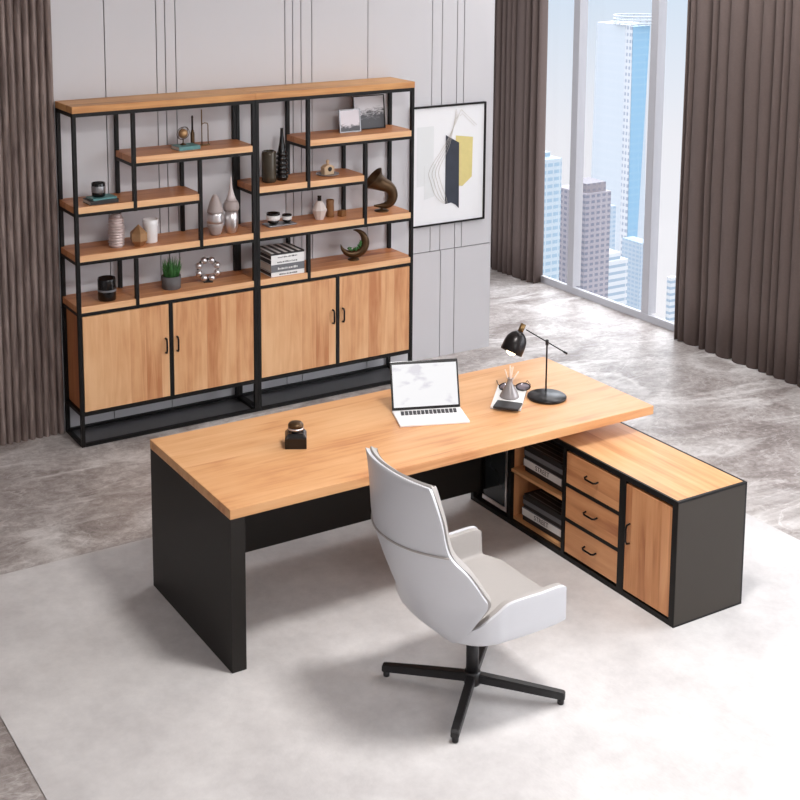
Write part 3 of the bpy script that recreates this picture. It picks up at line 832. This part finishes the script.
# ------------------------------------------------------------------ things on the shelves
def lathe_thing(name, label, cat, x, y, z, parts, group=None, seg=32):
    r = thing(name, label, cat, (x, y, z), 0, group)
    for nm_, m_, prof_ in parts:
        bm = bmesh.new(); lathe(bm, prof_, seg=seg); link(nm_, bm, m_, r)
    return r

def book(x, y, z, w, d, t, rz, cover, label, name='book', group=None, pages='page'):
    r = thing(name, label, 'book', (x, y, z), rz, group)
    c = bmesh.new()
    box(c, -w / 2, w / 2, -d / 2, d / 2, 0, .0022); box(c, -w / 2, w / 2, -d / 2, d / 2, t - .0022, t); box(c, -w / 2, w / 2, -d / 2, -d / 2 + .002, .0022, t - .0022)
    link('cover', c, cover, r)
    link('pages', B(-w / 2 + .003, w / 2 - .003, -d / 2 + .0022, d / 2 - .003, .0024, t - .0024), pages, r)
    return r

e = .0003
# left unit, top shelf
book(1.062, 2.840, S1 + e, .150, .12, .024, .06, 'teal', 'teal covered book lying under the small brass globe', group=None)
gl = thing('armillary_globe', 'small golden armillary globe on the teal book', 'globe', (1.052, 2.855, S1 + .0246))
bm = bmesh.new(); lathe(bm, [(0, 0), (.020, 0), (.022, .004), (.008, .010), (.004, .014), (.004, .035), (0, .036)], seg=20); link('stand', bm, 'bronze', gl)
bm = bmesh.new(); bmesh.ops.create_uvsphere(bm, u_segments=24, v_segments=14, radius=.031, matrix=Matrix.Translation((0, 0, .073)))
for f_ in bm.faces: f_.smooth = True
link('sphere', bm, 'gold', gl)
for ang in (0.5, -0.9):
    pts = [Vector((.043 * math.cos(t), 0, .043 * math.sin(t))) for t in [2 * PI * i / 28 for i in range(28)]]
    mm = Matrix.Translation((0, 0, .075)) @ Matrix.Rotation(ang, 4, 'Z') @ Matrix.Rotation(ang * .6, 4, 'X')
    bm = bmesh.new(); tube(bm, [mm @ p for p in pts], .0022, 6, closed=True); link('ring', bm, 'bronze', gl)
lathe_thing('candlestick', 'slim dark bronze candlestick on the top left shelf behind the teal book', 'candlestick', 1.150, 2.93, S1 + e,
            [('stem', 'bronze', [(0, 0), (.020, 0), (.020, .008), (.013, .014), (.013, .085), (.009, .09), (.009, .10), (0, .10)]), ('taper', 'dark', [(.0065, .1002), (.0065, .18), (.008, .182), (.006, .195), (0, .197)])], seg=16)
lp2 = thing('wire_lantern', 'open brass wire loop stand beside the teal book on the top left shelf', 'ornament', (1.225, 2.90, S1 + e))
bm = bmesh.new(); box(bm, -.03, .03, -.012, .012, 0, .008, bev=.001); link('foot', bm, 'brass', lp2)
bm = bmesh.new(); tube(bm, [(-.022, 0, .13), (-.022, 0, .235)], .0042, 8); tube(bm, [(-.022, 0, .006), (-.022, 0, .13), (-.017, 0, .143), (0, 0, .146), (.017, 0, .143), (.022, 0, .13), (.022, 0, .006)], .0035, 8); link('loop', bm, 'brass', lp2)
# left unit, second shelf
book(.475, 2.81, S2 + e, .185, .125, .024, .04, 'dark', 'black book lying under the teal book and the dark cup')
book(.482, 2.817, S2 + .0246, .160, .11, .010, .10, 'teal', 'thin teal book between the black book and the dark cup')
cu = lathe_thing('metal_cup', 'dark metal cup with silver band on the thin teal book', 'cup', .466, 2.822, S2 + .035,
            [('cup_body', 'ink', [(0, 0), (.034, 0), (.040, .006), (.042, .02), (.042, .085), (.040, .088), (.037, .086), (.036, .02), (0, .018)]), ('band', 'steel', [(.0422, .028), (.0432, .030), (.0432, .066), (.0422, .068)])])
# left unit, third shelf
rv_prof = [(0, 0), (.040, 0)]
for k in range(11):
    z0 = .006 + k * .0185; t = k / 10; rr = .052 * (1 - .35 * (abs(t - .45)) ** 1.6) - (.010 if k == 10 else 0)
    rv_prof += [(rr - .011, z0), (rr, z0 + .005), (rr + .002, z0 + .009), (rr, z0 + .013), (rr - .011, z0 + .018)]
rv_prof += [(.035, .215), (.030, .213), (.028, .10), (0, .10)]
lathe_thing('ribbed_vase', 'silvery rose ribbed vase on the left shelf', 'vase', .580, 2.835, S3 + e, [('vase_body', 'rosemetal', rv_prof)])
gp = thing('faceted_ornament', 'faceted gold polyhedron between the ribbed vase and the white pot', 'ornament', (.712, 2.795, S3 + e), .35)
bm = bmesh.new(); lathe(bm, [(.030, 0), (.056, .036), (.056, .084), (0, .138)], seg=6)
for f_ in bm.faces: f_.smooth = False
link('polyhedron', bm, 'bronzegold', gp)
lathe_thing('white_pot', 'plain white ceramic pot beside the gold polyhedron', 'pot', .812, 2.845, S3 + e, [('pot_body', 'white', [(0, 0), (.040, 0), (.043, .005), (.045, .10), (.049, .115), (.049, .148), (.046, .150), (.043, .148), (.041, .03), (0, .03)])])
for x_, y_, lab, kk in ((1.250, 2.815, 'taupe teardrop bottle vase with a silver waist band', 0), (1.365, 2.815, 'slim-necked teardrop bottle vase with a taupe shoulder band', 1)):
    if kk == 0:
        parts_ = [('lower_body', 'taupe', [(0, 0), (.030, 0), (.038, .012), (.051, .055), (.0545, .082)]), ('band', 'silver', [(.0545, .0822), (.0550, .10), (.053, .135), (.0515, .150)]), ('upper_body', 'taupe', [(.0535, .1502), (.052, .160), (.036, .215), (.018, .255), (.010, .265), (0, .265)])]
    else:
        parts_ = [('lower_body', 'silver', [(0, 0), (.026, 0), (.034, .010), (.045, .05), (.046, .09), (.045, .150)]), ('band', 'taupe', [(.049, .1502), (.053, .165), (.050, .195), (.040, .215)]), ('upper_body', 'pinkw', [(.036, .2152), (.024, .245), (.012, .29), (.007, .34), (.005, .372), (0, .374)])]
    lathe_thing('bottle_vase', lab, 'vase', x_, y_, S3 + e, parts_, 'pair of teardrop vases')
# left unit, cabinet top
lathe_thing('candle_jar', 'glossy black candle jar with pale label on the left cabinet top', 'candle', .497, 2.805, S4 + e,
            [('jar_body', 'ink', [(0, 0), (.052, 0), (.056, .005), (.057, .06), (.057, .13), (.054, .142), (.050, .140), (.048, .11), (0, .11)]), ('label_band', 'greyc', [(.0573, .058), (.0578, .059), (.0578, .070), (.0573, .071)])])
pt = thing('potted_grass', 'small grey pot of upright green grass on the cabinet top', 'potted plant', (.945, 2.84, S4 + e))
bm = bmesh.new(); lathe(bm, [(0, 0), (.056, 0), (.060, .004), (.063, .085), (.058, .085), (.056, .07), (0, .07)], seg=32); link('pot', bm, 'pot', pt)
bm = bmesh.new(); lathe(bm, [(0, .0705), (.055, .0705), (.050, .078), (0, .080)], seg=24); link('soil', bm, 'soil', pt)
bm = bmesh.new(); rnd = random.Random(3)
for k in range(110):
    a_ = rnd.uniform(0, 2 * PI); r_ = .048 * math.sqrt(rnd.random()); hgt = rnd.uniform(.055, .125)
    bx_, by_ = r_ * math.cos(a_), r_ * math.sin(a_)
    lx, ly = bx_ * rnd.uniform(.1, .7), by_ * rnd.uniform(.1, .7)
    tube(bm, [(bx_, by_, .074), (bx_ + lx * .3, by_ + ly * .3, .078 + hgt * .5), (bx_ + lx, by_ + ly, .078 + hgt)], [.0032, .0036, .0005], 4)
o = link('leaves', bm, 'leaf', pt); o['kind'] = 'stuff'
rg = thing('ball_ring', 'round ring ornament of silver balls on the cabinet top', 'ornament', (1.212, 2.86, S4 + e), -.35)
bm = bmesh.new(); R_ = .064; cz_ = .088
tube(bm, [(R_ * math.cos(t), .004, cz_ + R_ * math.sin(t)) for t in [2 * PI * i / 40 for i in range(40)]], .007, 8, closed=True); link('ring', bm, 'dark', rg)
for k in range(8):
    t = 2 * PI * k / 8 + .39
    bm = bmesh.new(); bmesh.ops.create_uvsphere(bm, u_segments=18, v_segments=12, radius=.0225, matrix=Matrix.Translation((R_ * math.cos(t), -.012, cz_ + R_ * math.sin(t))))
    for f_ in bm.faces: f_.smooth = True
    link('ball', bm, 'silver', rg)
bm = bmesh.new(); box(bm, -.03, .03, -.025, .03, 0, .008, bev=.001); box(bm, -.008, .008, .0, .008, .008, .026); link('foot', bm, 'dark', rg)
# right unit, top shelf: two framed mountain prints
def small_frame(x, y, z, w, h_, rz, pm, label, lean=.12):
    r = thing('picture_frame', label, 'picture', (x, y, z), rz, 'framed mountain prints on the top right shelf')
    mt_ = Matrix.Rotation(-lean, 4, 'X')
    bm = bmesh.new(); fw_ = .007
    box(bm, -w / 2, w / 2, 0, .012, 0, fw_); box(bm, -w / 2, w / 2, 0, .012, h_ - fw_, h_); box(bm, -w / 2, -w / 2 + fw_, 0, .012, fw_, h_ - fw_); box(bm, w / 2 - fw_, w / 2, 0, .012, fw_, h_ - fw_)
    bmesh.ops.transform(bm, matrix=mt_, verts=bm.verts); link('frame', bm, 'steel' if w < .17 else 'black', r)
    bm = B(-w / 2 + fw_, w / 2 - fw_, .004, .011, fw_, h_ - fw_); bmesh.ops.transform(bm, matrix=mt_, verts=bm.verts); link('print', bm, pm, r)
    return r
small_frame(2.302, 2.865, S1 + .0015, .165, .158, -.03, 'photoA', 'smaller framed mountain print standing in front on the top right shelf')
small_frame(2.490, 2.915, S1 + .0015, .250, .236, -.03, 'photoB', 'larger framed mountain print standing behind on the top right shelf')
# right unit, second shelf
lathe_thing('smoky_vase', 'smoky dark cylinder vase on the second shelf of the right unit', 'vase', 1.660, 2.845, S2 + e, [('vase_body', 'smoke', [(0, 0), (.042, 0), (.048, .008), (.050, .03), (.050, .19), (.045, .208), (.036, .212), (.036, .205), (.042, .19), (.042, .03), (0, .028)])])
bp = [(0, 0), (.030, 0), (.037, .006)]
for k in range(6):
    z0 = .012 + k * .031; rr = .042 - k * .0012
    bp += [(rr - .008, z0), (rr, z0 + .006), (rr + .001, z0 + .013), (rr - .002, z0 + .022), (rr - .008, z0 + .029)]
bp += [(.027, .205), (.018, .25), (.012, .30), (.010, .345), (.012, .352), (.008, .352), (0, .35)]
lathe_thing('ribbed_bottle', 'tall black ribbed bottle beside the smoky cylinder vase', 'bottle', 1.765, 2.86, S2 + e, [('bottle_body', 'ink', bp)])
tr = thing('glass_tray', 'small smoked glass tray under the brass burner', 'tray', (2.12, 2.868, S2 + e)); 
bm = bmesh.new(); lathe(bm, [(0, 0), (.070, 0), (.078, .006), (.080, .010), (.076, .010), (.068, .005), (0, .005)], seg=36); link('tray_body', bm, 'grglass', tr)
br_ = thing('incense_burner', 'small brass house-shaped burner on the glass tray', 'ornament', (2.12, 2.868, S2 + .0056), .1)
bm = bmesh.new(); prism(bm, [(-.038, 0), (.038, 0), (.042, .05), (.022, .062), (.010, .066), (-.010, .066), (-.022, .062), (-.042, .05)], -.022, .022); link('burner_body', bm, 'pale_tan', br_)
bm = bmesh.new(); lathe(bm, [(0, -.003), (.016, -.003), (.016, .002), (0, .002)], seg=20, mtx=Matrix.Translation((.004, -.022, .036)) @ Matrix.Rotation(PI / 2, 4, 'X')); link('opening', bm, 'dark', br_)
bm = bmesh.new(); lathe(bm, [(.011, .066), (.008, .075), (.012, .088), (.008, .098), (0, .100)], seg=16); link('knob', bm, 'pale_tan', br_)
# right unit, third shelf
tr = link('slate_tray', B(-.105, .105, -.055, .055, 0, .010, bev=.003), 'steel'); tr.location = (1.742, 2.858, S3 + e); tag(tr, 'low grey metal tray under the two striped bowls', 'tray')
def bowl(x, s, lab):
    r = thing('striped_bowl', lab, 'bowl', (x, 2.857, S3 + .0106), 0, 'black and white bowls on the grey tray')
    for nm_, m_, prof_ in (('base', 'ink', [(0, 0), (.022, 0), (.036, .012), (.042, .028)]), ('white_band', 'white', [(.0425, .0282), (.046, .035), (.0465, .055), (.045, .062)]), ('rim', 'ink', [(.0455, .0622), (.045, .076), (.041, .076), (.040, .04), (0, .03)])):
        bm = bmesh.new(); lathe(bm, [(a * s, b * s) for a, b in prof_], seg=28); link(nm_, bm, m_, r)
bowl(1.695, 1.0, 'larger black and white striped bowl on the grey tray')
bowl(1.798, .72, 'smaller black and white striped bowl on the grey tray')
fv = thing('faceted_vase', 'white faceted vase with a dark neck on the third right shelf', 'vase', (2.052, 2.862, S3 + e))
bm = bmesh.new(); lathe(bm, [(0, 0), (.028, 0), (.053, .068), (.020, .130), (0, .130)], seg=10)
for f_ in bm.faces: f_.smooth = False
link('vase_body', bm, 'bone', fv)
bm = bmesh.new(); lathe(bm, [(.014, .1302), (.013, .158), (.017, .162), (.012, .162), (0, .150)], seg=18); link('neck', bm, 'ink', fv)
lathe_thing('carved_cylinder', 'brown carved wooden cylinder beside the faceted vase', 'ornament', 2.155, 2.895, S3 + e, [('body', 'amber', [(0, 0), (.026, 0), (.028, .004), (.026, .03), (.028, .06), (.026, .09), (.028, .115), (.024, .120), (.018, .118), (0, .10)])], seg=20)
cc2 = link('wooden_cube', B(-.022, .022, -.022, .022, 0, .042, bev=.004), 'amber'); cc2.location = (2.232, 2.868, S3 + e); cc2.rotation_euler = (0, 0, .3); tag(cc2, 'small brown wooden cube to the right of the carved cylinder', 'ornament')
# horn ornament
hn = thing('horn_ornament', 'bronze curled gramophone horn ornament on the third shelf near the print', 'ornament', (2.555, 2.865, S3 + e), -.35)
bm = bmesh.new(); lathe(bm, [(0, 0), (.050, 0), (.052, .004), (.046, .009), (.012, .013), (.008, .018), (.008, .032), (0, .033)], seg=28); link('foot', bm, 'bronze', hn)
path = [(-.055, .040), (-.020, .038), (.030, .040), (.062, .062), (.078, .100), (.072, .140), (.048, .170), (.010, .190), (-.028, .210), (-.050, .226), (-.066, .240)]
rad = [.006, .013, .024, .032, .036, .038, .042, .050, .062, .078, .092]
pth = dense([(a, b, r_) for (a, b), r_ in zip(path, rad)], 4)
bm = bmesh.new(); tube(bm, [(p[0], 0, p[1]) for p in pth], [p[2] for p in pth], 24, caps=False)
o = link('horn', bm, 'bronze', hn); md = o.modifiers.new('thick', 'SOLIDIFY'); md.thickness = .003; md.offset = -1
# right unit, cabinet top: stack of books
rnd = random.Random(9)
z = S4 + e
for t, cv, lab in ((.030, 'paper', 'white spined book at the bottom of the stack on the right cabinet top'),
                   (.050, 'greyc', 'thick grey book above the bottom white one in the shelf stack'),
                   (.034, 'paper', 'white spined book in the middle of the shelf stack'),
                   (.030, 'paper', 'white spined book second from the top of the shelf stack'),
                   (.012, 'dark', 'thin striped black book topmost of the shelf stack')):
    b_ = book(1.742, 2.856, z, .250, .230, t, rnd.uniform(-.012, .012) + .0, cv, lab, group='books stacked on the right cabinet top', pages='dark' if cv == 'paper' else 'page')
    if t > .02:
        bm = bmesh.new(); dashes(bm, -.06 + rnd.uniform(-.02, .02), .075, -.1151, t * .3, t * .62, rnd)
        link('spine_lettering', bm, 'dark' if cv == 'paper' else 'paper', b_)
    else:
        bm = bmesh.new()
        for k in range(5): box(bm, -.12 + k * .05, -.098 + k * .05, -.112, .112, t, t + .0004)
        link('cover_stripes', bm, 'paper', b_)
    z += t + .0006
# crescent planter
cr = thing('crescent_planter', 'bronze crescent moon planter with green succulents on the right cabinet top', 'planter', (2.325, 2.865, S4 + e), -.3)
bm = bmesh.new(); lathe(bm, [(0, 0), (.040, 0), (.042, .004), (.034, .010), (.010, .014), (.008, .022), (0, .022)], seg=26); link('foot', bm, 'bronze', cr)
bm = bmesh.new(); pts = []; rr = []
for k in range(30):
    t = k / 29; an = math.radians(188 + t * 262)
    pts.append((.088 * math.cos(an) - .004, 0, .126 + .086 * math.sin(an))); rr.append(.002 + .031 * math.sin(PI * min(1, t * 1.0)) ** .9)
tube(bm, pts, rr, 16); link('crescent', bm, 'bronze', cr)
bm = bmesh.new(); rnd = random.Random(4)
for k in range(40):
    t = rnd.uniform(.15, .65); an = math.radians(188 + t * 262)
    c_ = Vector((.060 * math.cos(an) - .004, rnd.uniform(-.022, .006), .126 + .060 * math.sin(an)))
    d_ = Vector((-math.cos(an) + rnd.uniform(-.7, .7), rnd.uniform(-.8, .3), -math.sin(an) + rnd.uniform(-.4, .8))).normalized() * rnd.uniform(.014, .03)
    tube(bm, [c_, c_ + d_ * .6, c_ + d_], [.003, .005, .0006], 5)
o = link('succulents', bm, 'leaf', cr); o['kind'] = 'stuff'

# ------------------------------------------------------------------ the city outside (true distances, 500 m to 1.2 km)
M['b_blue'] = facade('blue_glass_facade', (218, 230, 240), (176, 204, 224), 4.4, 5.0, .4, .8, .5)  # these facade colours are paled, with the distance haze painted in
M['b_brown'] = facade('grey_brown_facade', (190, 182, 190), (138, 140, 158), 3.8, 4.6, .6, .62, .5)
M['b_browns'] = facade('brown_side_facade', (168, 158, 164), (140, 136, 150), 3.8, 4.6, .6, .5, .4)
M['b_pale'] = facade('hazed_pale_facade', (206, 220, 234), (178, 202, 224), 5.0, 6.0, .5, .7, .5)
M['b_white'] = facade('white_banded_facade', (240, 242, 246), (176, 196, 214), 6.2, 90.0, .5, .99, .42)
M['b_tower'] = facade('hazed_pale_glass_tower', (234, 240, 248), (228, 236, 246), 11.0, 9.0, .3, .9, .85)
M['b_tblue'] = facade('sky_blue_glass_tower', (172, 212, 238), (154, 202, 234), 9.0, 8.0, .3, .9, .85)
M['b_strip'] = facade('tower_corner_strip', (240, 242, 248), (176, 186, 204), 8.0, 5.2, .5, .55, .5)
def building(name, label, group=None):
    return thing(name, label, 'building', (0, 0, 0), 0, 'office towers outside the window')
GZ = -640.0
def bbox(r, nm_, m_, x0, x1, y0, y1, z1, z0=GZ):
    return link(nm_, B(x0, x1, y0, y1, z0, z1), m_, r)
r = building('office_building', 'pale blue banded glass building nearest the left curtain')
bbox(r, 'facade', 'b_blue', 500, 516.3, 614.6, 650, -143); bbox(r, 'rear_block', 'b_blue', 501, 515, 624.3, 640, -140.5, -143)
r = building('office_building', 'grey brown building block in the middle window pane')
bbox(r, 'facade', 'b_brown', 560, 581.4, 642, 672, -175.2); bbox(r, 'upper_block', 'b_browns', 562, 578.5, 644, 660, -169, -175.2)
r = building('office_building', 'dull grey building just left of the first window mullion')
bbox(r, 'facade', 'b_browns', 700, 711, 832.6, 880, -230)
r = building('office_building', 'blue grey slab between the brown block and the tall tower')
bbox(r, 'facade', 'b_pale', 900, 917.6, 1006.5, 1040, -292); bbox(r, 'roof_plant', 'b_blue', 903, 912, 1010, 1030, -287, -292)
r = building('office_building', 'low white banded building at the foot of the tall tower')
bbox(r, 'facade', 'b_white', 760, 781.9, 839.7, 870, -292.5); bbox(r, 'upper_block', 'b_white', 762, 776, 843, 860, -286.5, -292.5)
r = building('office_tower', 'tall tapering pale glass tower with a ring crown')
TZ = -127.0
def tower_part(nm_, m_, top, bot, zt=TZ, zb=-620):
    bm = bmesh.new()
    A_ = [bm.verts.new((x, y, zt)) for x, y in top]; B_ = [bm.verts.new((x, y, zb)) for x, y in bot]
    bm.faces.new(A_); bm.faces.new(B_)
    n_ = len(top)
    for i in range(n_): bm.faces.new((A_[i], A_[(i + 1) % n_], B_[(i + 1) % n_], B_[i]))
    return link(nm_, bm, m_, r)
tower_part('pale_side', 'b_tower', [(1100, 1199.9), (1100, 1252), (1150, 1262), (1135, 1199.9)], [(1098, 1186), (1098, 1256), (1150, 1262), (1135, 1186)])
tower_part('corner_strip', 'b_strip', [(1099, 1199.7), (1099, 1188.5), (1100.5, 1188.5), (1100.5, 1199.7)], [(1096, 1192), (1096, 1181), (1098, 1181), (1098, 1192)])
tower_part('blue_side', 'b_tblue', [(1100.6, 1188), (1128, 1188), (1128, 1198), (1100.6, 1198)], [(1098.2, 1180.5), (1104, 1180.5), (1104, 1190), (1098.2, 1190)], TZ - 1)
bm = bmesh.new()
cx_, cy_, rr_ = 1122, 1206, 27
for zz_ in (-124.5, -120.5, -116.5):
    tube(bm, [(cx_ + rr_ * math.cos(t), cy_ + rr_ * math.sin(t), zz_) for t in [2 * PI * i / 56 for i in range(56)]], .8, 6, closed=True)
for k in range(20):
    t = 2 * PI * k / 20; tube(bm, [(cx_ + rr_ * math.cos(t), cy_ + rr_ * math.sin(t), -127.5), (cx_ + rr_ * math.cos(t), cy_ + rr_ * math.sin(t), -116.5)], .35, 5)
link('ring_crown', bm, 'b_tower', r)
r = building('office_tower', 'haze-faded pale tower slab seen to the right behind the tall tower')
bbox(r, 'facade', 'b_pale', 1000, 1016.3, 1055.2, 1085, -353)
r = building('office_tower', 'small distant white tower beside the right hand curtain')
bbox(r, 'facade', 'b_white', 900, 907.9, 906.7, 912, -342.5)

# ------------------------------------------------------------------ sky and lights
w = bpy.data.worlds.new('sky'); SC.world = w; w.use_nodes = True
N, L = w.node_tree.nodes, w.node_tree.links
bg = N['Background']
tc = N.new('ShaderNodeTexCoord'); sp = N.new('ShaderNodeSeparateXYZ'); L.new(tc.outputs['Generated'], sp.inputs[0])
rm = N.new('ShaderNodeValToRGB'); cr_ = rm.color_ramp
L.new(math_node(N, L, 'MULTIPLY_ADD', sp.outputs[2], 0.5, 0.5), rm.inputs['Fac'])
cr_.elements[0].position = 0.36; cr_.elements[0].color = srgb(248, 246, 250)
cr_.elements[1].position = 0.60; cr_.elements[1].color = (4.2, 4.4, 4.7, 1)
for p, c in ((.42, srgb(241, 241, 247)), (.468, srgb(219, 232, 247)), (.495, srgb(206, 224, 246)), (.53, (1.6, 1.7, 1.85, 1))):
    el = cr_.elements.new(p); el.color = c
L.new(rm.outputs['Color'], bg.inputs['Color']); bg.inputs['Strength'].default_value = 1.0

def area(name, loc, rot, sx, sy, power, col=(1, 1, 1)):
    l = bpy.data.lights.new(name, 'AREA'); l.shape = 'RECTANGLE'; l.size = sx; l.size_y = sy; l.energy = power; l.color = col
    o = bpy.data.objects.new(name, l); COL.objects.link(o); o.location = loc; o.rotation_euler = rot
    return o
area('unseen_area_light', (1.0, -1.2, H - .05), (0, 0, 0), 0.6, 0.5, 98, (1, .985, .97))  # ceiling lamp out of view, placed from the desk's shadow edge
area('unseen_area_light', (-.6, -5.6, 3.3), (math.radians(62), 0, -.25), 3.0, 1.2, 56, (1, .985, .97))  # added front fill lamp behind the camera, brightens surfaces facing it
area('unseen_area_light', (4.3, 1.6, H - .05), (0, 0, 0), 1.0, 3.6, 70, (.97, .985, 1))  # added unseen lamp, brightens the window side of the room
# added area lamp outside the unseen windows, boosting the daylight
area('added_window_light', (XR + .6, -3.6, 2.3), (0, PI / 2 + .25, 0), 3.2, 4.6, 140, (.95, .975, 1))

# ------------------------------------------------------------------ camera
cam = bpy.data.cameras.new('camera'); co = bpy.data.objects.new('camera', cam); COL.objects.link(co)
co.location = (-2.2863, -4.8484, 3.2592)
co.rotation_euler = (PI / 2 - 0.1535, 0, -0.5275)
cam.sensor_fit = 'HORIZONTAL'; cam.sensor_width = 36; cam.lens = 1325.4729 * 36 / 800
cam.shift_x = (400 - 338.8448) / 800; cam.shift_y = -(400 - 120.7807) / 800
cam.clip_end = 3000; cam.clip_start = 0.05
SC.camera = co
SC.view_settings.view_transform = 'Standard'; SC.view_settings.look = 'None'; SC.view_settings.gamma = 1
SC.view_settings.use_curve_mapping = False
SC.view_settings.exposure = 0.0
